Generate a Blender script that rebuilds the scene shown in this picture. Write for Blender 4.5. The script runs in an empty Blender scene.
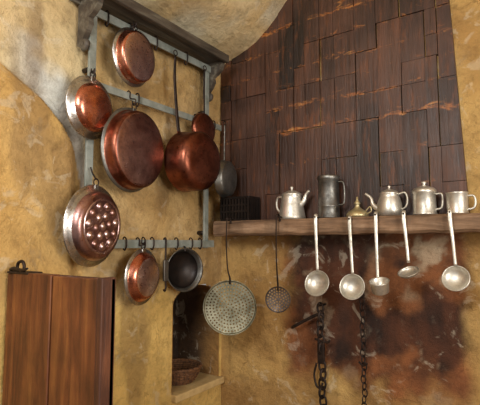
import bpy, bmesh, math, random
from mathutils import Vector, Matrix, Euler, noise
random.seed(7)
SC=bpy.context.scene
def lin(h):
    h=h.lstrip('#'); o=[]
    for i in (0,2,4):
        c=int(h[i:i+2],16)/255
        o.append(c/12.92 if c<=.04045 else ((c+.055)/1.055)**2.4)
    return tuple(o)
def L4(h): return lin(h)+(1,)
def mixc(a,b,t):
    t=max(0,min(1,t)); return tuple(a[i]*(1-t)+b[i]*t for i in range(3))
def sstep(a,b,x):
    t=max(0,min(1,(x-a)/(b-a))); return t*t*(3-2*t)
def nz(x,y,z=0,s=1,o=3):
    return noise.fractal(Vector((x*s,y*s,z*s)),1.0,2.0,o)

# ---------------------------------------------------------------- materials
def newmat(name):
    m=bpy.data.materials.new(name); m.use_nodes=True
    nt=m.node_tree; b=nt.nodes['Principled BSDF']
    return m,nt,b
def N(nt,t,**k):
    n=nt.nodes.new(t)
    for a,v in k.items(): setattr(n,a,v)
    return n
def coords(nt,scale=(1,1,1)):
    tc=N(nt,'ShaderNodeTexCoord'); mp=N(nt,'ShaderNodeMapping')
    mp.inputs['Scale'].default_value=scale
    nt.links.new(tc.outputs['Object'],mp.inputs['Vector']); return mp.outputs['Vector']
def noiseN(nt,vec,scale,detail=6,rough=.6,dist=0):
    n=N(nt,'ShaderNodeTexNoise'); n.inputs['Scale'].default_value=scale
    n.inputs['Detail'].default_value=detail; n.inputs['Roughness'].default_value=rough
    n.inputs['Distortion'].default_value=dist
    nt.links.new(vec,n.inputs['Vector']); return n.outputs['Fac']
def ramp(nt,fac,stops):
    r=N(nt,'ShaderNodeValToRGB'); e=r.color_ramp.elements
    while len(e)<len(stops): e.new(.5)
    for i,(p,c) in enumerate(stops):
        e[i].position=p; e[i].color=c if len(c)==4 else tuple(c)+(1,)
    nt.links.new(fac,r.inputs['Fac']); return r.outputs['Color']
def mix(nt,fac,a,b,mode='MIX'):
    m=N(nt,'ShaderNodeMix',data_type='RGBA',blend_type=mode)
    for inp,v in ((0,fac),(6,a),(7,b)):
        if isinstance(v,(int,float)): m.inputs[inp].default_value=v
        elif isinstance(v,tuple): m.inputs[inp].default_value=v
        else: nt.links.new(v,m.inputs[inp])
    return m.outputs[2]
def bump(nt,b,h,strength=.3,dist=.01):
    n=N(nt,'ShaderNodeBump'); n.inputs['Strength'].default_value=strength
    n.inputs['Distance'].default_value=dist
    nt.links.new(h,n.inputs['Height']); nt.links.new(n.outputs[0],b.inputs['Normal'])

def mat_plaster():
    m,nt,b=newmat('aged_plaster')
    at=N(nt,'ShaderNodeAttribute',attribute_name='col')
    v=coords(nt)
    n1=noiseN(nt,v,3.5,10,.72,.4); n2=noiseN(nt,v,18,10,.78); n3=noiseN(nt,v,8,6,.6,1.2); n4=noiseN(nt,v,5.5,7,.65,.3)
    c=mix(nt,.75,at.outputs['Color'],ramp(nt,n1,[(.3,(.60,.56,.50)),(.5,(1,1,1)),(.7,(1.22,1.22,1.2))]),'MULTIPLY')
    c=mix(nt,.75,c,ramp(nt,n2,[(.32,(.52,.49,.44)),(.52,(1,1,1))]),'MULTIPLY')
    # flaked limewash
    c=mix(nt,ramp(nt,n3,[(.58,(0,0,0)),(.64,(.45,.45,.45))]),c,mix(nt,.6,c,(.76,.68,.52,1)))
    # greyish scuffs
    c=mix(nt,ramp(nt,n4,[(.60,(0,0,0)),(.72,(.45,.45,.45))]),c,(.25,.21,.15,1))
    # fine cracks
    vo=N(nt,'ShaderNodeTexVoronoi',feature='DISTANCE_TO_EDGE'); vo.inputs['Scale'].default_value=3.2
    dm=N(nt,'ShaderNodeVectorMath',operation='ADD'); nn=N(nt,'ShaderNodeTexNoise'); nn.inputs['Scale'].default_value=5; nn.inputs['Detail'].default_value=6
    nt.links.new(v,nn.inputs['Vector']); sc=N(nt,'ShaderNodeVectorMath',operation='SCALE'); sc.inputs['Scale'].default_value=.35
    nt.links.new(nn.outputs['Color'],sc.inputs[0]); nt.links.new(v,dm.inputs[0]); nt.links.new(sc.outputs[0],dm.inputs[1]); nt.links.new(dm.outputs[0],vo.inputs['Vector'])
    ck=ramp(nt,vo.outputs['Distance'],[(.0,(.55,.50,.44)),(.012,(1,1,1))])
    c=mix(nt,ramp(nt,n1,[(.45,(0,0,0)),(.6,(.8,.8,.8))]),c,mix(nt,1.0,c,ck,'MULTIPLY'))
    nt.links.new(c,b.inputs['Base Color']); b.inputs['Roughness'].default_value=.9
    mm=N(nt,'ShaderNodeMath',operation='ADD'); nt.links.new(n1,mm.inputs[0])
    m2=N(nt,'ShaderNodeMath',operation='MULTIPLY'); nt.links.new(n2,m2.inputs[0]); m2.inputs[1].default_value=.55
    nt.links.new(m2.outputs[0],mm.inputs[1])
    bump(nt,b,mm.outputs[0],.9,.035); return m
def mat_hood():
    m,nt,b=newmat('sooty_rust_stained_boards')
    at=N(nt,'ShaderNodeAttribute',attribute_name='col')
    sp=N(nt,'ShaderNodeSeparateColor'); nt.links.new(at.outputs['Color'],sp.inputs[0])
    v=coords(nt,(1,1,1)); vg=coords(nt,(14,14,1.3)); vh=coords(nt,(2.0,1,5.0)); vs=coords(nt,(6,1,1.2))
    g=noiseN(nt,vg,3,8,.65)
    base=ramp(nt,sp.outputs[0],[(0,L4('#1e110b')),(.5,L4('#351f15')),(1,L4('#4c2f20'))])
    base=mix(nt,.8,base,ramp(nt,g,[(.3,(.42,.40,.38)),(.7,(1.55,1.48,1.4))]),'MULTIPLY')
    f=noiseN(nt,v,3,6,.6)
    base=mix(nt,ramp(nt,f,[(.45,(0,0,0)),(.75,(.45,.45,.45))]),base,L4('#6c4a3a'))
    n=noiseN(nt,vh,7,9,.72,.8)
    ad=N(nt,'ShaderNodeMath',operation='MULTIPLY_ADD'); nt.links.new(sp.outputs[1],ad.inputs[0]); ad.inputs[1].default_value=.30
    nt.links.new(n,ad.inputs[2])
    rf=ramp(nt,ad.outputs[0],[(.66,(0,0,0)),(.80,(.85,.85,.85))])
    s=noiseN(nt,vs,4,8,.7)
    sf=ramp(nt,s,[(.54,(0,0,0)),(.70,(.65,.65,.65))])
    n4=noiseN(nt,v,30,5,.7)
    rc=ramp(nt,n4,[(.3,L4('#6a3416')),(.52,L4('#a0602a')),(.72,L4('#c8924e'))])
    c=mix(nt,sf,base,L4('#74411f'))
    c=mix(nt,rf,c,rc)
    nt.links.new(c,b.inputs['Base Color'])
    nt.links.new(ramp(nt,g,[(.3,(.38,)*3),(.8,(.64,)*3)]),b.inputs['Roughness'])
    bump(nt,b,g,.5,.010); return m
def mat_metal(name,c1,c2,rough=.3,scale=6,dark='#3a2418',damt=.35,metal=1.0,bmp=.12):
    m,nt,b=newmat(name); v=coords(nt)
    n1=noiseN(nt,v,scale,8,.6,.5); n2=noiseN(nt,v,scale*4,6,.7)
    c=ramp(nt,n1,[(.35,L4(c1)),(.65,L4(c2))])
    c=mix(nt,ramp(nt,n2,[(.5,(0,0,0)),(.75,(damt,)*3)]),c,L4(dark))
    nt.links.new(c,b.inputs['Base Color']); b.inputs['Metallic'].default_value=metal
    nt.links.new(ramp(nt,n2,[(.3,(rough*.75,)*3),(.8,(min(1,rough*1.8),)*3)]),b.inputs['Roughness'])
    bump(nt,b,n2,bmp,.004); return m
def mat_wood(name,c1,c2,c3,axis='z',rough=.6,sc=1.0,bmp=.5):
    m,nt,b=newmat(name)
    s={'z':(9,9,.9),'x':(.9,9,9),'y':(9,.9,9)}[axis]
    v=coords(nt,s); v2=coords(nt)
    g=noiseN(nt,v,3.2*sc,9,.65,.5); n=noiseN(nt,v2,5,8,.65)
    c=ramp(nt,g,[(.3,L4(c1)),(.5,L4(c2)),(.72,L4(c3))])
    c=mix(nt,.7,c,ramp(nt,n,[(.3,(.40,.38,.36)),(.6,(1.15,1.12,1.1))]),'MULTIPLY')
    nt.links.new(c,b.inputs['Base Color']); b.inputs['Roughness'].default_value=rough
    bump(nt,b,g,bmp,.008); return m
def mat_plain(name,c1,c2,rough=.7,scale=12,metal=0,bmp=.2):
    m,nt,b=newmat(name); v=coords(nt); n=noiseN(nt,v,scale,7,.65)
    nt.links.new(ramp(nt,n,[(.35,L4(c1)),(.65,L4(c2))]),b.inputs['Base Color'])
    b.inputs['Roughness'].default_value=rough; b.inputs['Metallic'].default_value=metal
    bump(nt,b,n,bmp,.005); return m
PL=mat_plaster(); HOOD=mat_hood()
COP=mat_metal('polished_copper','#d8937a','#a85c44',.24,10,'#40201a',.7)
COPD=mat_metal('tarnished_copper','#955a46','#5e3426',.32,8,'#261410',.8)
COPL=mat_metal('worn_pinkish_copper','#dec2be','#a98a88',.27,9,'#5c4440',.7)
COPM=mat_metal('worn_brown_copper','#bb958e','#85605a',.30,8,'#3c2824',.75)
TIN=mat_metal('tinned_metal','#d4d0cc','#97948f',.26,8,'#4a3c34',.6)
STEEL=mat_metal('dull_grey_metal','#8e8d88','#62605c',.42,8,'#2a241f',.5)
ALU=mat_metal('aged_aluminium','#dedad0','#b5afa2',.36,9,'#6a5c48',.45,metal=.8)
IRON=mat_plain('black_iron','#1c1614','#3a2c24',.55,25,.6)
BLK=mat_plain('black_enamelled_tin','#14100f','#2a211d',.45,20,.5)
BRASSY=mat_metal('tarnished_tin','#a8a48c','#6f6c58',.36,14,'#35322a',.8,metal=.8)
IRONH=mat_metal('dark_tinned_iron','#6c6058','#3e342e',.45,9,'#1a1512',.5,metal=.7)
RACK=mat_plain('weathered_blue_grey_paint','#747a72','#9a9f98',.55,14,.2,.3)
SHW=mat_wood('dark_moulded_wood','#2a231d','#4a4238','#6f6a5c','y',.6)
BEAM=mat_wood('grey_brown_beam_wood','#4a3728','#7d6148','#ad9074','x',.75,1.0,.8)
DOORW=mat_wood('red_brown_door_wood','#381a0f','#67391e','#8e5b2e','z',.5,.8)
DOORE=mat_wood('dark_door_edge_wood','#2c160d','#4a2817','#6a3f26','z',.6)
WICK=mat_plain('brown_wicker','#3c2414','#7a5230',.8,60)
FLR=mat_plain('worn_stone_floor','#6a5440','#8f7656',.8,4)
STONE=mat_plain('pale_sill_stone','#a88a5a','#cdb27c',.85,9)

# ---------------------------------------------------------------- builder
class B:
    def __init__(s): s.bm=bmesh.new(); s.mats=[]
    def mi(s,m):
        if m not in s.mats: s.mats.append(m)
        return s.mats.index(m)
    def face(s,vs,i,smooth):
        try: f=s.bm.faces.new(vs)
        except ValueError: return
        f.material_index=i; f.smooth=smooth; return f
    def lathe(s,prof,mat,seg=48,M=None,sx=1,sy=1,smooth=True,wob=0):
        M=M or Matrix(); rings=[]
        for p in prof:
            r,z=p[0],p[1]
            if r<1e-6: rings.append([s.bm.verts.new(M@Vector((0,0,z)))])
            else:
                rings.append([s.bm.verts.new(M@Vector((math.cos(2*math.pi*k/seg)*r*sx,math.sin(2*math.pi*k/seg)*r*sy,z))) for k in range(seg)])
        for j in range(len(rings)-1):
            a,b_=rings[j],rings[j+1]
            mm=prof[j+1][2] if len(prof[j+1])>2 else mat
            i=s.mi(mm)
            for k in range(seg):
                k2=(k+1)%seg
                if len(a)==1 and len(b_)==1: continue
                if len(a)==1: s.face([a[0],b_[k],b_[k2]],i,smooth)
                elif len(b_)==1: s.face([a[k],a[k2],b_[0]],i,smooth)
                else: s.face([a[k],a[k2],b_[k2],b_[k]],i,smooth)
    def pierced(s,r0,r1,zf,mat,cell,hr,th=.002):
        """annular sheet r0..r1 of cells, each with a real round hole"""
        i=s.mi(mat); nr_=max(1,round((r1-r0)/cell)); dr=(r1-r0)/nr_
        s.lathe([(0,zf(0)),(r0,zf(r0))],mat,24)
        for j in range(nr_):
            a0=r0+j*dr; a1=a0+dr; rm=(a0+a1)/2; n=max(6,round(2*math.pi*rm/cell)); da=2*math.pi/n; oa=(j%2)*da/2
            for k in range(n):
                am=k*da+oa; out=[];inn_=[]
                for u,v in ((1,0),(1,1),(0,1),(-1,1),(-1,0),(-1,-1),(0,-1),(1,-1)):
                    rr=rm+u*dr/2; aa=am+v*da/2
                    out.append(s.bm.verts.new((rr*math.cos(aa),rr*math.sin(aa),zf(rr))))
                cx,cy_=rm*math.cos(am),rm*math.sin(am)
                for q in range(8):
                    t=am+q*math.pi/4
                    x_,y_=cx+hr*math.cos(t),cy_+hr*math.sin(t)
                    inn_.append(s.bm.verts.new((x_,y_,zf(math.hypot(x_,y_)))))
                for q in range(8): s.face([out[q],out[(q+1)%8],inn_[(q+1)%8],inn_[q]],i,True)
    def tube(s,pts,rad,mat,seg=8,n=6,flat=1.0,closed=False,up=None,smoothpath=True):
        P=[Vector(p) for p in pts]
        if not hasattr(rad,'__len__'): rad=[rad]*len(P)
        Q=[];R=[]
        if smoothpath and len(P)>2:
            m=len(P)
            rng=range(m) if closed else range(m-1)
            for i in rng:
                g=lambda k:P[k%m] if closed else P[max(0,min(m-1,k))]
                p0,p1,p2,p3=g(i-1),g(i),g(i+1),g(i+2)
                for t in range(n):
                    u=t/n
                    Q.append(.5*((2*p1)+(p2-p0)*u+(2*p0-5*p1+4*p2-p3)*u*u+(3*p1-p0-3*p2+p3)*u**3))
                    R.append(rad[i]*(1-u)+rad[(i+1)%m]*u)
            if not closed: Q.append(P[-1]); R.append(rad[-1])
        else: Q=P;R=list(rad)
        i=s.mi(mat); m=len(Q); rings=[]
        T0=(Q[1]-Q[0]).normalized()
        nrm=Vector(up) if up else Vector((0,0,1))
        if abs(nrm.dot(T0))>.95: nrm=Vector((1,0,0))
        for k in range(m):
            if closed: T=(Q[(k+1)%m]-Q[k-1])
            else: T=Q[min(k+1,m-1)]-Q[max(k-1,0)]
            T.normalize()
            nrm=(nrm-T*nrm.dot(T)).normalized(); bi=T.cross(nrm)
            rings.append([s.bm.verts.new(Q[k]+(nrm*math.cos(2*math.pi*a/seg)*flat+bi*math.sin(2*math.pi*a/seg))*R[k]) for a in range(seg)])
        for k in range(m if closed else m-1):
            a,b_=rings[k],rings[(k+1)%m]
            for q in range(seg):
                s.face([a[q],a[(q+1)%seg],b_[(q+1)%seg],b_[q]],i,True)
        if not closed:
            s.face(rings[0][::-1],i,False); s.face(rings[-1],i,False)
    def box(s,lo,hi,mat,bev=0,rot=None):
        i=s.mi(mat); x0,y0,z0=lo;x1,y1,z1=hi
        t=bmesh.new(); bmesh.ops.create_cube(t,size=1)
        for v in t.verts: v.co=Vector(((v.co.x+.5)*(x1-x0)+x0,(v.co.y+.5)*(y1-y0)+y0,(v.co.z+.5)*(z1-z0)+z0))
        if bev: bmesh.ops.bevel(t,geom=list(t.edges),offset=bev,segments=2,affect='EDGES',profile=.5)
        mp={v:s.bm.verts.new(v.co) for v in t.verts}
        for f in t.faces: s.face([mp[v] for v in f.verts],i,False)
        t.free()
    def prism(s,poly,axis,a,b_,mat,smooth=False):
        i=s.mi(mat)
        def mk(p,c): return Vector({'x':(c,p[0],p[1]),'y':(p[0],c,p[1]),'z':(p[0],p[1],c)}[axis])
        A=[s.bm.verts.new(mk(p,a)) for p in poly]; C=[s.bm.verts.new(mk(p,b_)) for p in poly]
        s.face(A,i,False); s.face(C[::-1],i,False)
        for k in range(len(poly)):
            k2=(k+1)%len(poly); s.face([A[k],C[k],C[k2],A[k2]],i,smooth)
    def done(s,name,M=None):
        bmesh.ops.recalc_face_normals(s.bm,faces=s.bm.faces)
        me=bpy.data.meshes.new(name)
        s.bm.to_mesh(me); s.bm.free()
        for m in s.mats: me.materials.append(m)
        o=bpy.data.objects.new(name,me); SC.collection.objects.link(o)
        if M is not None: o.matrix_world=M
        return o

# ---------------------------------------------------------------- painted grids (walls)
def grid(name,us,vs,pos,col,skip=None,mat=PL):
    bm=bmesh.new(); lay=bm.verts.layers.float_color.new('col'); V={}
    for i,u in enumerate(us):
        for j,v in enumerate(vs):
            w=bm.verts.new(pos(u,v)); c=col(u,v); w[lay]=(c[0],c[1],c[2],1); V[i,j]=w
    for i in range(len(us)-1):
        for j in range(len(vs)-1):
            if skip and skip((us[i]+us[i+1])/2,(vs[j]+vs[j+1])/2): continue
            f=bm.faces.new([V[i,j],V[i+1,j],V[i+1,j+1],V[i,j+1]]); f.smooth=True
    loose=[v for v in bm.verts if not v.link_faces]
    bmesh.ops.delete(bm,geom=loose,context='VERTS')
    me=bpy.data.meshes.new(name); bm.to_mesh(me); bm.free(); me.materials.append(mat)
    o=bpy.data.objects.new(name,me); SC.collection.objects.link(o); return o
def fr(a,b,st):
    n=max(1,round((b-a)/st)); return [a+(b-a)*k/n for k in range(n+1)]
WX=-1.75; BY=2.3
OCH=lin('#c8a468'); PALE=lin('#d8c498'); WHI=lin('#d8d8d0'); YEL=lin('#deba6c'); DRK=lin('#80623e'); YB=lin('#d6b680')
def ridge(y):
    pts=[(-9,2.26),(.70,2.26),(.849,2.21),(1.02,2.12),(1.12,2.03),(1.20,1.92),(1.26,1.72),(1.31,1.40),(1.33,-9)]
    for (a,za),(b,zb) in zip(pts,pts[1:]):
        if a<=y<=b: return za+(zb-za)*(y-a)/(b-a)
    return -9
def lcol(y,z):
    n=nz(y,z,0,2.2); n2=nz(y,z,5,6)
    c=mixc(OCH,YB,.5+n)
    if y<1.33:
        d=z-ridge(y)
        up=sstep(-.012,.012,d+.006*n2)
        lo=mixc(lin('#cda25c'),lin('#d8b272'),.5+n)
        hi=mixc(PALE,lin('#d0b482'),.5+n)
        hi=mixc(hi,WHI,(1-sstep(.12,.30,d+.12*n2))*sstep(.84,1.02,y))  # whitish strip above the ridge: window light painted in, plus old paint residue
        c=mixc(c,mixc(lo,hi,up),1-sstep(1.24,1.3,y))
    if z<1.3:
        t=1-sstep(1.15,1.3,z+.1*n2)
        c=mixc(c,YEL,t*.9)
    c=mixc(c,DRK,max(0,min(.5,(nz(y*3,z*.6,9,2.2)-.14)*1.6)))
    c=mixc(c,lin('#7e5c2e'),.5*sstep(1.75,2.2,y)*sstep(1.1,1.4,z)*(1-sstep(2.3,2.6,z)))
    return c
def lpos(y,z):
    x=WX+.016*nz(y,z,2,1.9)-.007+.005*nz(y,z,3,9)
    if y<1.3:
        d=z-ridge(y)
        x+=.045*(1-sstep(-.03,.008,d))*(1-sstep(1.15,1.24,y))
    if y>2.2 : x=WX+(x-WX)*(2.3-y)/.1
    if 1.8<y and .6<z<1.3: x=WX
    return Vector((x,y,z))
NY0,NY1,NZ0,NZ1=1.85,2.27,.67,1.25
ys=fr(-1.2,.6,.06)[:-1]+fr(.6,NY0,.0125)[:-1]+fr(NY0,NY1,.014)[:-1]+fr(NY1,2.3,.015)
zs=fr(0,NZ0,.05)[:-1]+fr(NZ0,NZ1,.0145)[:-1]+fr(NZ1,2.72,.0125)
def inn(y,z):
    if not(NY0<y<NY1 and NZ0<z<NZ1): return False
    cy=(NY0+NY1)/2; h=(NY1-NY0)/2
    return z<NZ1-.10+.10*math.sqrt(max(0,1-((y-cy)/h)**2))
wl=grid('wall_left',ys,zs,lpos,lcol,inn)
XN=WX-.34
cy=(NY0+NY1)/2; hh=(NY1-NY0)/2
outl=[(NY0,NZ0)]+[(NY0,NZ0+(NZ1-.10-NZ0)*k/12) for k in range(1,13)]
outl+=[(cy-hh*math.cos(math.pi*k/16),NZ1-.10+.10*math.sin(math.pi*k/16)) for k in range(1,16)]
outl+=[(NY1,NZ1-.10-(NZ1-.10-NZ0)*k/12) for k in range(0,13)]
us=list(range(len(outl)))
nr=grid('niche_reveal',us,fr(0,.344,.02),lambda u,v:Vector((WX+.004-v,outl[u][0],outl[u][1])),lambda u,v:mixc(lin('#a87c42'),lin('#4a3420'),min(1,v*5+.2*nz(outl[u][0],outl[u][1],v,6))))  # painted shade: reveal colour darkens with depth into the recess
nb_back=grid('niche_back',fr(NY0,NY1,.03),fr(NZ0,NZ1,.03),lambda y,z:Vector((XN,y,z)),lambda y,z:mixc(lin('#4a3420'),lin('#2a1c12'),.5+nz(y,z,4,5)))  # back wall colour kept dark to stand for shade inside the niche
nl=B(); nl.box((XN,NY0,NZ0-.04),(WX+.035,NY1+.02,NZ0),STONE,.006)
sill=nl.done('trim_niche_sill')
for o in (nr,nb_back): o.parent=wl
RUST=lin('#5c3520'); ORG=lin('#a3663a'); PEEL=lin('#b8a488')
def bcol(x,z):
    n=nz(x,z,0,2.5); n2=nz(x,z,7,7,4); n3=nz(x*2,z*.7,3,3,4)
    c=mixc(lin('#cea968'),lin('#ac844b'),.5+n)
    if z<1.62:
        m=sstep(-1.32,-1.18,x+.06*n2+.05*n)*(1-sstep(-.36,-.28,x+.03*n2))*sstep(.66,.86,z+.12*n2+.08*n)
        r=mixc(RUST,lin('#2e1b13'),.45+n3*1.5)
        r=mixc(r,ORG,.65*sstep(.10,.5,n+.45*n2))
        r=mixc(r,ORG,.5*(1-sstep(.78,.95,z+.1*n2)))
        top=sstep(1.24,1.42,z+.16*n2)*sstep(-.85,-.60,x)
        r=mixc(r,mixc(lin('#80502f'),PEEL,sstep(0,.3,n2)),top*.75)
        pe=sstep(.36,.42,nz(x,z,21,5,5))
        r=mixc(r,PEEL,pe*.3)
        # dark soot under the beam
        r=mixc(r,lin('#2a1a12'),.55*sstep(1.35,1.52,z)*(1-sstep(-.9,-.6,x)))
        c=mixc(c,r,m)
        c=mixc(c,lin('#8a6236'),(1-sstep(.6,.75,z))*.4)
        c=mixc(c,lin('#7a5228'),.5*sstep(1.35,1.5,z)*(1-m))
    return c
def bpos(x,z):
    y=BY+.012*nz(x,z,2,1.8)-.004+.004*nz(x,z,5,9)
    if x<-1.68: y=BY
    return Vector((x,y,z))
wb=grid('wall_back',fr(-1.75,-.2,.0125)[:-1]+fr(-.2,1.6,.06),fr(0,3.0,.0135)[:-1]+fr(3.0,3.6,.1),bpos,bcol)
rb=B()
XR=1.6
PLR=mat_plain('plain_ochre_plaster','#b08c54','#c9a672',.9,6)
for lo,hi in (((XR,-1.2,0),(XR+.25,2.3,1.1)),((XR,-1.2,2.4),(XR+.25,2.3,3.6)),((XR,-1.2,1.1),(XR+.25,-.2,2.4)),((XR,1.0,1.1),(XR+.25,2.3,2.4))):
    rb.box(lo,hi,PLR)
rb.done('wall_right')
wf=B()
for lo,hi in (((XR+.08,-.2,1.1),(XR+.13,-.14,2.4)),((XR+.08,.94,1.1),(XR+.13,1.0,2.4)),((XR+.08,-.14,1.1),(XR+.13,.94,1.16)),((XR+.08,-.14,2.34),(XR+.13,.94,2.4)),((XR+.08,.38,1.16),(XR+.13,.42,2.34))):
    wf.box(lo,hi,DOORE)
wf.done('window_1')
fb=B(); fb.box((-2.2,-1.2,-.1),(1.85,2.5,0),FLR); fb.done('floor')
vp=[(-1.752,2.65),(-1.74,2.67),(-1.68,2.692),(-1.604,2.712),(-1.53,2.738),(-1.464,2.768),(-1.40,2.815),(-1.338,2.87),(-1.28,2.925),(-1.231,2.978),(-1.17,3.06),(-1.08,3.16),(-.9,3.28),(-.6,3.38),(0,3.45),(.8,3.45),(1.6,3.3)]
def vpos(u,y):
    x,z=vp[u]; d=.010*nz(x,y,z,1.8) if y<2.25 else 0
    return Vector((x+.3*d,y,z+d+(.0 if u else -.01)))
def vcol(u,y):
    x,z=vp[u]; n=nz(x,y,z,2.2)
    c=mixc(lin('#dfca9e'),lin('#d0ae74'),.5+n*1.3)
    c=mixc(c,lin('#ddd2b4'),.8*sstep(.12,.35,nz(x,y,z+8,4)))
    return mixc(c,DRK,max(0,min(.45,(nz(x,y*.4,9,4)-.15)*1.3)))
grid('ceiling',list(range(len(vp))),fr(-.3,2.3,.03),vpos,vcol)

# ---------------------------------------------------------------- hood boards
bm=bmesh.new(); lay=bm.verts.layers.float_color.new('col')
rows=[1.60,1.79,1.965,2.155,2.30,2.42,2.53,2.665,2.80,3.05]
bandw=[.3,.45,.55,.85,.85,.7,1.0,.75,1.0,.5]
xr=lambda z:-.305-(z-1.746)*.043
x=-1.745
while x<-.30:
    w=random.choice((.055,.07,.085,.10,.12,.14)); 
    if x+w>-.36: w=-.28-x
    z0i=0
    while z0i<len(rows)-1:
        z1i=min(len(rows)-1,z0i+random.choice((1,2,2,3)))
        z0,z1=rows[z0i],rows[z1i]
        th=random.uniform(.018,.026); rc=min(1,max(0,random.gauss(.5,.28)))
        n_=max(8,int((z1-z0)/.0125)); nxs=3; off=random.uniform(-.005,.005)
        xa=max(x+off,-1.745); V=[]
        for j in range(n_+1):
            zz=z0+.0015+(z1-z0-.003)*j/n_
            row=[]
            for i in range(nxs+1):
                xb=min(x+w+off,xr(zz)); 
                if xb<=xa: xb=xa+.002
                xx=xa+.0012+(xb-xa-.0024)*i/nxs
                zw=zz+.02*nz(xx,0,4,2.5); se=0
                for rz,bw in zip(rows,bandw):
                    dd=zw-rz; bb=bw*(.75+.6*nz(xx,rz,0,3)); se=max(se,bb*math.exp(-(dd/.028 if dd>0 else -dd/.018)))
                v=bm.verts.new((xx,BY-th,zz)); v[lay]=(rc,min(1,se),0,1); row.append(v)
            V.append(row)
        for j in range(n_):
            for i in range(nxs): bm.faces.new([V[j][i],V[j][i+1],V[j+1][i+1],V[j+1][i]])
        edge=[V[0][i] for i in range(nxs+1)]+[V[j][nxs] for j in range(1,n_+1)]+[V[n_][i] for i in range(nxs-1,-1,-1)]+[V[j][0] for j in range(n_-1,0,-1)]
        back=[]
        for e in edge:
            v=bm.verts.new((e.co.x,BY+.02,e.co.z)); v[lay]=(0,0,0,1); back.append(v)
        for k in range(len(edge)):
            k2=(k+1)%len(edge); bm.faces.new([edge[k2],edge[k],back[k],back[k2]])
        z0i=z1i
    x+=w
bmesh.ops.recalc_face_normals(bm,faces=bm.faces)
me=bpy.data.meshes.new('hood_board_panel'); bm.to_mesh(me); bm.free(); me.materials.append(HOOD)
o=bpy.data.objects.new('wooden_hood_panel',me); SC.collection.objects.link(o)

# ---------------------------------------------------------------- shelf beam
b=B()
nseg=90; i=b.mi(BEAM); rings=[]
for k in range(nseg+1):
    x=-1.66+2.2*k/nseg; t=k/nseg
    zt=1.630-.004*t+.0012*nz(x,0,0,5)-.001; zb=1.543+.003*t+.010*nz(x,3,0,5); yf=2.10+.008*nz(x,7,0,6)
    pr=[(2.31,zb),(yf+.012,zb),(yf,zb+.012),(yf-.002,(zb+zt)/2+.006*nz(x,1,2,8)),(yf,zt-.010),(yf+.010,zt),(2.31,zt)]
    rings.append([b.bm.verts.new((x,p[0],p[1])) for p in pr])
for k in range(nseg):
    for q in range(7): b.face([rings[k][q],rings[k][(q+1)%7],rings[k+1][(q+1)%7],rings[k+1][q]],i,False)
b.face(rings[0],i,False); b.face(rings[-1][::-1],i,False)
b.done('wooden_beam_shelf')
ST=1.630

# ---------------------------------------------------------------- door leaf
b=B()
xs=[-1.70,-1.655,-1.405,-1.16]
for k,(a,c) in enumerate(zip(xs,xs[1:])):
    b.box((a+.003,.892-(.004 if k==1 else 0),.02),(c-.003,.925,1.385+(.0,.006,.002)[k]),DOORW,.003)
b.box((-1.16,.888,.02),(-1.135,.942,1.392),DOORE,.004)
b.box((-1.70,.925,.02),(-1.135,.942,1.388),DOORE,.002)
b.tube([(-1.60,.91,.0),(-1.60,.91,.02)],.01,IRON)
dr=b.done('door_1')
b=B()
b.box((-1.69,.885,1.386),(-1.55,.945,1.394),IRON,.002)
b.tube([(-1.63,.90,1.392),(-1.645,.90,1.405),(-1.64,.90,1.425),(-1.615,.90,1.432),(-1.60,.90,1.42),(-1.60,.90,1.40),(-1.605,.90,1.392)],.006,IRON)
b.tube([(-1.69,.90,1.398),(-1.66,.895,1.404),(-1.60,.89,1.40),(-1.55,.885,1.408)],[.007,.008,.007,.004],IRON)
b.done('iron_door_latch')

# ---------------------------------------------------------------- rack
b=B(); RX0,RX1=-1.700,-1.686
b.box((RX0,1.215,1.47),(RX1,1.252,2.60),RACK,.002)
b.box((RX0,2.048,1.47),(RX1,2.085,2.60),RACK,.002)
for z,h,y0,y1 in ((2.572,.04,1.20,2.10),(2.225,.036,1.20,2.20),(1.495,.042,1.20,2.13)):
    b.box((RX1-.001,y0,z-h/2),(RX1+.009,y1,z+h/2),RACK,.002)
for y in (1.233,2.066):
    for z in (1.56,2.3): b.tube([(WX,y,z),(RX0+.003,y,z)],.012,IRON,smoothpath=False)
b.box((-1.742,1.14,2.612),(-1.56,2.11,2.634),SHW,.003)
b.box((-1.575,1.14,2.592),(-1.55,2.11,2.640),SHW,.006)
b.box((-1.742,1.14,2.597),(-1.725,2.11,2.613),SHW,.003)
def scroll(y):
    pl=[(-1.740,2.612),(-1.740,2.40),(-1.715,2.385),(-1.695,2.40),(-1.70,2.43),(-1.675,2.455),(-1.655,2.49),(-1.66,2.52),(-1.63,2.535),(-1.60,2.56),(-1.585,2.612)]
    b.prism(pl,'y',y,y+.026,SHW)
    b.tube([(-1.715,y+.013,2.385),(-1.69,y+.013,2.392),(-1.685,y+.013,2.41),(-1.70,y+.013,2.418)],.014,SHW,flat=1)
scroll(2.088); scroll(1.185)
rack=b.done('pot_rack')

def hook(b,x,y,zt,zb,mat=IRON,r=.0035,wy=0):
    b.tube([(x-.012,y,zt-.03),(x-.012,y,zt+.002),(x-.002,y,zt+.010),(x+.012,y,zt-.002),(x+.014,y,zt-.035),(x+.014,y+wy,(zt+zb)/2),(x+.012,y+wy,zb+.012),(x+.002,y+wy,zb-.006),(x-.010,y+wy,zb+.004),(x-.012,y+wy,zb+.02)],r,mat,seg=8,n=4)

def panM(x,y,z,tilt=0,yaw=0,roll=0):
    R=Matrix(((0,0,1),(1,0,0),(0,1,0))).to_4x4()
    E=Matrix.Rotation(math.radians(yaw),4,'Z')@Matrix.Rotation(math.radians(tilt),4,'Y')@Matrix.Rotation(math.radians(roll),4,'X')
    return Matrix.Translation((x,y,z))@E@R

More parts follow.
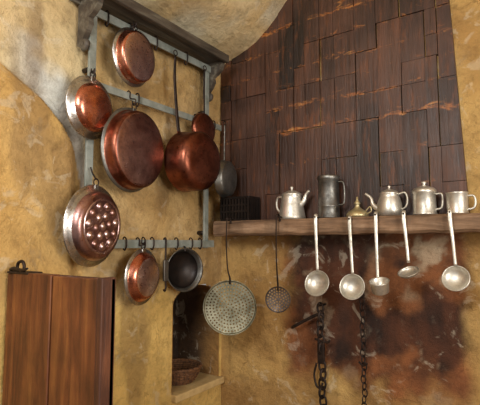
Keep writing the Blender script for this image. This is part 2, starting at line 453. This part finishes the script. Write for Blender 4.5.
def bowl_prof(r,rb,d,rim,side,base,dome=.006,rimw=.012):
    return [(r-rimw*.6,.004,rim),(r,.0,rim),(r+.003,.004,rim),(r,.009,rim),(r-rimw,.011,rim),
            (r-rimw-.004,.016,side),(rb+(r-rb)*.45,d*.62,side),(rb+.010,d*.90,side),(rb+.002,d,side),(rb-.010,d+.003,base),
            (rb*.7,d+.003+dome*.5,base),(rb*.35,d+.003+dome,base),(0,d+.003+dome,base)]
def inner(b,r,rb,d,mat):
    b.lathe([(r-.007,.004),(r-.016,.012),(rb-.003,d-.004),(0,d-.004)],mat)
def ring(b,r,mat,y0,z=.006,rr=.003):
    pts=[(math.cos(a)*r,y0+r+math.sin(a)*r,z) for a in [k*math.pi/4 for k in range(8)]]
    b.tube(pts,rr,mat,seg=8,n=3,closed=True)
PX=-1.660
def pan(name,y,z,r,rb,d,rim,side,base,railtop,tilt=0,yaw=0,dome=.006,rimw=.012,x=PX,extra=None):
    b=B(); b.lathe(bowl_prof(r,rb,d,rim,side,base,dome,rimw),side,64); inner(b,r,rb,d,TIN)
    ring(b,.016,IRON,r-.002)
    b.box((-.012,r-.022,.006),(.012,r+.004,.013),rim,.002)
    if extra: extra(b)
    M=panM(x,y,z,tilt,yaw)
    if railtop:
        top=M@Vector((0,r+.026,.006)); Mi=M.inverted()
        x0=RX1+.004
        pts=[(x0-.014,y,railtop-.025),(x0-.012,y,railtop+.003),(x0,y,railtop+.009),(x0+.012,y,railtop-.004),(x0+.012,y,railtop-.03),(top.x+.008,y,(railtop+top.z)/2-.01),(top.x+.012,y,top.z+.012),(top.x+.002,y,top.z-.006),(top.x-.010,y,top.z+.004),(top.x-.010,y,top.z+.018)]
        b.tube([Mi@Vector(p) for p in pts],.0035,IRON,seg=8,n=4)
    return b.done(name,M=M)
T,Mm,Bt=2.592,2.243,1.516
pan('copper_pan',1.440,2.415,.140,.112,.055,TIN,COP,COPL,T,tilt=4,yaw=9)
pan('copper_basin',1.205,2.10,.138,.082,.050,TIN,COP,COP,Mm,dome=.012,rimw=.026,tilt=3,yaw=9)
pan('copper_pan',1.445,1.950,.203,.174,.07,STEEL,COPD,COPM,Mm,tilt=3,dome=.01,rimw=.010,yaw=9)
def dim(b):
    for rr,n in ((0,1),(.045,6),(.088,11)):
        for k in range(n):
            a=2*math.pi*k/n+.2
            M=Matrix.Translation((rr*math.cos(a),rr*math.sin(a),.060))
            b.lathe([(.022,-.008),(.020,.000),(.015,.007),(.007,.011),(0,.012)],COPL if (k*7+n)%3 else COPM,16,M)
    b.tube([(math.cos(a)*.116,math.sin(a)*.116,.056) for a in [k*math.pi/12 for k in range(24)]],.006,COPL,closed=True,n=1,smoothpath=False)
    # long hook up to the cross rail bracket on the upright
    b.tube([(.0,.205,.004),(.004,.215,-.006),(.002,.235,-.02),(0,.26,-.03)],.0035,IRON)
pan('copper_cake_mould',1.228,1.575,.178,.130,.055,TIN,COPM,COPM,None,dome=.004,rimw=.022,extra=dim,tilt=3,yaw=14,x=-1.65)
pan('copper_bowl',1.525,1.335,.135,.090,.045,TIN,COP,COPL,Bt,dome=.008,rimw=.014,tilt=2,yaw=12,x=-1.655)
b=B(); r=.165
b.lathe([(r-.006,.002,COPD),(r,0,COPD),(r+.003,.005,COPD),(r,.010,COPD),(r-.002,.08,COPD),(r-.006,.12,COPD),(r-.022,.140,COPD),(r-.05,.150,COPD),(.05,.153,COPD),(0,.153,COPD)],COPD,64)
inner(b,r,r-.02,.14,TIN)
b.tube([(-.055,r-.025,-.002),(-.068,r+.03,-.004),(-.09,.33,-.008),(-.105,.46,-.012),(-.108,.57,-.012)],[.014,.012,.011,.010,.008],IRON,seg=10,flat=.5,up=(0,0,1))
pts=[(-.108+.014*math.sin(a),.575+.014-.014*math.cos(a),-.012) for a in [k*math.pi/4 for k in range(8)]]
b.tube(pts,.003,IRON,n=3,closed=True)
b.box((-.080,r-.05,.003),(-.035,r-.005,.006),COPD,.001)
saucepan=b.done('copper_saucepan',M=panM(-1.655,1.835,1.950,3))
b=B(); r=.10
b.lathe([(r,.0,COPD),(r+.002,.004,COPD),(r-.004,.02,COPD),(r-.012,.026,COPD),(0,.030,COPD)],COPD,48); b.lathe([(r,0),(r-.014,.018),(0,.02)],TIN,48)
b.tube([(0,r-.02,.01),(0,r+.05,.008),(0,.26,.004),(0,.37,.002)],[.008,.007,.006,.006],IRON,flat=.5,seg=8)
ring(b,.013,IRON,.365,.002)
b.done('copper_pan_lid',M=panM(-1.668,2.000,2.170,2))
b=B(); r=.112
b.lathe([(r-.004,.002),(r,0),(r+.003,.004),(r-.002,.008),(r-.006,.04),(r-.02,.05),(0,.052)],STEEL,48); inner(b,r,r-.014,.045,STEEL)
b.tube([(0,r-.02,.006),(0,r+.04,.005),(0,r+.19,.002),(0,r+.22,0)],[.009,.008,.007,.006],STEEL,flat=.5)
ring(b,.014,IRON,r+.215,.0)
b.done('grey_frying_pan',M=panM(-1.605,2.120,1.885,2,9))
b=B(); r=.112
b.lathe([(0,0),(r*.72,.002),(r*.8,.012),(r*.93,.05),(r,.070),(r+.008,.073),(r+.004,.068),(r*.90,.048),(r*.76,.012),(0,.010)],STEEL,48)
b.lathe([(r*.88,.050),(r*.76,.014),(0,.012)],BLK,48)
b.tube([(0,r-.01,.068),(0,r+.010,.065),(0,r+.015,.06)],.006,BLK)
b.done('black_pot',M=panM(-1.725,1.865,1.352,0,-14))
b=B()
b.tube([(-1.686,1.71,1.50),(-1.684,1.71,1.522),(-1.672,1.71,1.522),(-1.670,1.71,1.49),(-1.672,1.71,1.44),(-1.672,1.712,1.40)],.005,IRON)
b.box((-1.678,1.695,1.30),(-1.664,1.728,1.41),STEEL,.003)
b.tube([(-1.671,1.712,1.305),(-1.671,1.714,1.27),(-1.668,1.705,1.25),(-1.668,1.695,1.258)],.005,IRON)
b.done('iron_scraper')

b=B()
for y in (1.44,1.56,1.62,1.80,1.92,2.0): hook(b,RX1+.006,y,Bt+.002,Bt-.045)
for y in (1.30,1.62,1.86): hook(b,RX1+.006,y,T+.002,T-.06)
for y in (1.50,1.95,2.12): hook(b,RX1+.006,y,Mm+.002,Mm-.05)
o=b.done('s_hooks'); o.parent=rack

# ---------------------------------------------------------------- hanging ladles on the beam
def nail(b,x,z): b.tube([(x,2.12,z),(x,2.062,z+.004)],.004,IRON,smoothpath=False)
def handle(b,x,y,zt,zb,xb,mat,w=.009,flat=.4):
    b.tube([(x-.004,y+.016,zt-.022),(x-.004,y+.016,zt-.004),(x-.002,y+.008,zt+.006),(x,y-.004,zt-.002),(x,y-.006,zt-.04),((x+xb)/2,y-.006,(zt+zb)/2),(xb,y-.002,zb)],[.005,.006,.007,w*1.0,w*1.1,w*.85,w*.8],mat,seg=10,n=6,flat=flat,up=(0,1,0))
def bowlM(x,y,z,rx=0,ry=0,rz=0):
    return Matrix.Translation((x,y,z))@Euler((math.radians(90+rx),math.radians(ry),math.radians(rz))).to_matrix().to_4x4()
def hemi(r,d,t=.003,n=10):
    p=[(0,-d)]
    for k in range(1,n+1): a=math.pi/2*k/n; p.append((r*math.sin(a),-d*math.cos(a)))
    p.append((r+t,.001)); p.append((r,.003))
    for k in range(n,0,-1): a=math.pi/2*k/n; p.append(((r-t)*math.sin(a),-(d-t)*math.cos(a)))
    p.append((0,-(d-t))); return p
def ladle(x,xb,zt,zb,r,d,rx,ry=0,sx=1,name='ladle'):
    b=B(); handle(b,x,2.078,zt,zb+r*.9,xb,ALU)
    b.lathe(hemi(r,d),ALU,40,bowlM(xb,2.065,zb,rx,ry),sx=sx); nail(b,x,zt-.012)
    return b.done(name)
ladle(-.977,-.972,1.640,1.299,.064,.035,-18,name='ladle')
ladle(-.797,-.789,1.625,1.292,.060,.038,-14,10,name='ladle')
ladle(-.541,-.528,1.640,1.372,.044,.022,-62,-10,name='ladle')
ladle(-.349,-.336,1.640,1.352,.054,.034,-22,-14,name='ladle')
b=B(); handle(b,-.669,2.078,1.640,1.32,-.668,ALU)
M=Matrix.Translation((-.650,2.055,1.275))@Euler((.35,0,0)).to_matrix().to_4x4()
b.lathe([(0,0),(.034,0),(.038,.004),(.043,.050),(.046,.056),(.043,.057),(.039,.052),(.034,.005),(0,.004)],ALU,36,M)
nail(b,-.669,1.628); b.done('cup_dipper')
def skimmer(x,xb,zt,zb,r,mat,rz,wd,cell,hr):
    M=bowlM(xb,2.060,zb,-3,0,rz); Mi=M.inverted(); b=B()
    pw=[(x,2.10,zt-.034),(x,2.088,zt),(x,2.066,zt+.002),(x,2.060,zt-.026),(x,2.056,zt-.14),((x+xb)/2,2.052,(zt+zb)/2-.03)]
    pl=[Mi@Vector(p) for p in pw]+[Vector((0,r+.01,.012)),Vector((0,r-.022,.010))]
    b.tube(pl,[.005,.006,.007,wd,wd*.9,wd,wd*1.4,wd*1.6],IRON,seg=10,flat=.35,up=(0,0,1))
    zf=lambda q:-.004+.010*(q/r)**2
    b.pierced(cell*.5,r*.93,zf,mat,cell,hr)
    b.lathe([(r*.93,zf(r*.93)),(r*.97,.010),(r*.985,.015),(r,.011),(r*.975,.004),(r*.93,zf(r*.93)-.002)],mat,64)
    b.tube([Mi@Vector((x,2.12,zt-.010)),Mi@Vector((x,2.052,zt-.006))],.004,IRON,smoothpath=False)
    b.done('skimmer',M=M)
skimmer(-1.53,-1.507,1.646,1.138,.152,BRASSY,30,.009,.0178,.0048)
skimmer(-1.20,-1.192,1.650,1.204,.068,IRONH,20,.006,.0150,.0044)

# ---------------------------------------------------------------- things on the shelf
SY=2.20
def tr(x,y=SY,z=ST): return Matrix.Translation((x,y,z))
b=B(); x0,x1,y0,y1,z1=-1.640,-1.430,2.14,2.262,ST+.145
b.box((x0,y0,ST),(x1,y1,ST+.012),BLK,.002)
b.box((x0,y0,z1-.012),(x1,y0+.010,z1),BLK,.002); b.box((x0,y1-.010,z1-.012),(x1,y1,z1),BLK,.002)
b.box((x0,y0+.01,z1-.012),(x0+.010,y1-.01,z1),BLK,.002); b.box((x1-.010,y0+.01,z1-.012),(x1,y1-.01,z1),BLK,.002)
for k in range(10):
    xx=x0+k*(x1-x0-.012)/9
    for yy in (y0,y1-.008): b.box((xx,yy,ST+.012),(xx+.012,yy+.008,z1-.012),BLK)
for k in range(1,6):
    yy=y0+k*(y1-y0-.012)/6
    for xx in (x0,x1-.008): b.box((xx,yy,ST+.012),(xx+.008,yy+.012,z1-.012),BLK)
b.box((x0,y0+.001,ST+.05),(x1,y0+.006,ST+.062),BLK); b.box((x0,y0+.001,ST+.09),(x1,y0+.006,ST+.10),BLK)
b.box((x0+.012,y0+.012,ST+.012),(x1-.012,y1-.012,ST+.10),IRON)
b.done('slatted_tin_box')
b=B(); M=tr(-1.180)
b.lathe([(0,0),(.074,0),(.077,.004),(.074,.02),(.057,.115),(.055,.135),(.058,.139),(.055,.143),(.045,.150),(.02,.162),(0,.164)],ALU,40,M)
b.lathe([(0,.160),(.009,.162),(.005,.170),(.011,.178),(.006,.186),(0,.187)],ALU,16,M)
b.tube([M@Vector(p) for p in ((.052,0,.075),(.075,0,.10),(.088,0,.135),(.108,0,.155))],[.018,.013,.009,.008],ALU,seg=12)
b.tube([M@Vector(p) for p in ((-.05,0,.125),(-.085,0,.13),(-.098,0,.10),(-.092,0,.06),(-.062,0,.035))],.006,ALU,seg=8,flat=1.3)
b.done('coffee_pot')
b=B(); M=tr(-.958)
b.lathe([(0,0),(.056,0),(.058,.004),(.056,.008),(.055,.06),(.057,.063),(.055,.066),(.054,.20),(.059,.205),(.060,.222),(.057,.226),(.054,.222),(.052,.02),(0,.018)],STEEL,40,M)
b.tube([M@Vector(p) for p in ((.054,0,.19),(.082,0,.185),(.088,0,.13),(.082,0,.075),(.054,0,.07))],.005,STEEL,seg=8)
b.done('metal_canister')
b=B(); M=tr(-.803)
BR=mat_metal('pale_brass','#d8cca4','#b5a274',.35,9,'#5c4a28',.4,metal=.8)
b.lathe([(0,0),(.054,0),(.057,.005),(.055,.018),(.045,.030),(.024,.042),(.013,.052),(.012,.066),(.017,.070),(.012,.078),(.006,.09),(.005,.105),(0,.106)],BR,36,M)
b.tube([M@Vector(p) for p in ((.05,0,.016),(.072,0,.03),(.066,0,.052),(.045,0,.032))],.0035,BR)
b.done('oil_lamp')
b=B(); M=tr(-.640)
b.lathe([(0,0),(.050,0),(.056,.005),(.060,.03),(.058,.06),(.050,.09),(.044,.108),(.047,.112),(.044,.116),(.035,.124),(.015,.132),(0,.133)],ALU,40,M)
b.lathe([(0,.13),(.007,.132),(.005,.14),(.010,.147),(0,.153)],ALU,16,M)
b.tube([M@Vector(p) for p in ((-.052,0,.035),(-.080,0,.06),(-.092,0,.095),(-.120,0,.118))],[.017,.012,.008,.007],ALU,seg=12)
b.tube([M@Vector(p) for p in ((.044,0,.105),(.075,0,.112),(.086,0,.08),(.078,0,.045),(.055,0,.03))],.005,ALU,seg=8)
b.done('teapot')
b=B(); M=tr(-.478)
b.lathe([(0,0),(.052,0),(.055,.004),(.052,.009),(.050,.10),(.054,.104),(.054,.116),(.050,.120),(.044,.126),(.015,.137),(0,.138)],ALU,40,M)
b.lathe([(0,.135),(.012,.136),(.007,.145),(.013,.152),(.010,.158),(0,.16)],ALU,16,M)
b.tube([M@Vector(p) for p in ((.050,-.0,.095),(.076,0,.095),(.080,0,.06),(.072,0,.03),(.050,0,.025))],.005,ALU,seg=8)
b.done('lidded_milk_can')
b=B(); M=tr(-.338)
b.lathe([(0,0),(.044,0),(.046,.003),(.044,.008),(.046,.092),(.049,.096),(.046,.097),(.043,.090),(.041,.006),(0,.005)],ALU,40,M)
b.tube([M@Vector(p) for p in ((.045,0,.080),(.068,0,.078),(.074,0,.05),(.066,0,.025),(.044,0,.02))],.005,ALU,seg=8)
b.done('metal_mug')

# ---------------------------------------------------------------- basket in the niche
b=B(); M=Matrix.Translation((-1.88,2.05,NZ0+.001)); i=b.mi(WICK)
for k in range(9):
    t=k/8; rr=.085+.047*t**.7; zz=.008+.085*t
    pts=[M@Vector((math.cos(a)*rr*(1+.012*math.sin(a*12+k*math.pi)),math.sin(a)*rr*(1+.012*math.sin(a*12+k*math.pi)),zz)) for a in [j*math.pi/24 for j in range(48)]]
    b.tube(pts,.0062 if k<8 else .009,WICK,seg=6,n=1,closed=True,smoothpath=False)
for j in range(24):
    a=j*math.pi/12
    b.tube([M@Vector((math.cos(a)*r_,math.sin(a)*r_,z_)) for r_,z_ in ((.07,.006),(.090,.012),(.118,.05),(.132,.093))],.004,WICK,seg=6,n=3)
b.lathe([(0,.001),(.084,.001),(.086,.010),(0,.010)],WICK,32,M)
b.done('wicker_basket')

# ---------------------------------------------------------------- chains and iron arm
def chain(b,x,y,zt,zb,R,r,jit=.004):
    z=zt; k=0
    while z>zb:
        pts=[]
        for a in range(8):
            aa=a*math.pi/4; u=math.cos(aa)*R*.6; w=math.sin(aa)*R
            pts.append((x+(u if k%2==0 else u*.35)+jit*math.sin(k*1.7),y+(0 if k%2==0 else u),z+w))
        b.tube(pts,r,IRON,seg=6,n=3,closed=True); z-=R*2-r*2.2; k+=1
b=B()
b.tube([(-1.235,2.315,1.023),(-1.20,2.235,1.035),(-1.13,2.235,1.075),(-1.06,2.235,1.112),(-1.03,2.24,1.118),(-1.02,2.245,1.10)],[.009,.009,.009,.009,.008,.006],IRON)
b.tube([(-1.035,2.33,1.165),(-1.035,2.235,1.165),(-1.036,2.225,1.18)],.006,IRON)
chain(b,-1.036,2.24,1.15,.92,.028,.0065)
b.box((-1.055,2.232,.86),(-1.015,2.246,.97),IRON,.003)
b.tube([(-1.07,2.24,.985),(-1.00,2.24,.975),(-.985,2.24,.99)],.006,IRON)
b.tube([(-1.06,2.235,.86),(-1.075,2.235,.80),(-1.06,2.23,.745),(-1.035,2.228,.74),(-1.025,2.23,.765)],.006,IRON)
chain(b,-1.03,2.24,.85,.50,.030,.0065)
b.done('hanging_iron_pot_chain')
b=B()
b.tube([(-.808,2.33,1.285),(-.808,2.25,1.285),(-.808,2.24,1.30)],.004,IRON)
chain(b,-.808,2.25,1.27,.50,.020,.0034,.003)
b.tube([(-.83,2.245,.90),(-.808,2.24,.885),(-.785,2.24,.90)],.005,IRON)
b.done('thin_iron_chain')

# ---------------------------------------------------------------- light
W=bpy.data.worlds.new('w'); SC.world=W; W.use_nodes=True
bg=W.node_tree.nodes['Background']; bg.inputs[0].default_value=(1.0,.93,.84,1); bg.inputs[1].default_value=.30
def area(name,loc,to,size,en,col,sy=None):
    l=bpy.data.lights.new(name,'AREA'); l.energy=en; l.color=col; l.size=size
    if sy: l.shape='RECTANGLE'; l.size_y=sy
    o=bpy.data.objects.new(name,l); SC.collection.objects.link(o); o.location=loc
    o.rotation_euler=(Vector(to)-Vector(loc)).to_track_quat('-Z','Y').to_euler(); return o
area('window_light',(XR+.02,.4,1.75),(-1.7,1.1,1.9),1.1,66,(1,.95,.87),1.2)
area('rear_fill_light',(-.5,-.9,2.6),(-1.7,1.2,2.1),.7,50,(1.0,.98,.95))  # added fill lamp behind the camera, brightens the left wall; no opening modelled

# ---------------------------------------------------------------- camera
cd=bpy.data.cameras.new('camera'); cam=bpy.data.objects.new('camera',cd); SC.collection.objects.link(cam)
cam.location=(0,0,1.5); cam.rotation_euler=(math.radians(95.2),0,math.radians(34.9))
cd.sensor_width=36; cd.lens=33.3; cd.clip_start=.02
SC.camera=cam
SC.view_settings.view_transform='Standard'; SC.view_settings.look='None'; SC.view_settings.exposure=.05
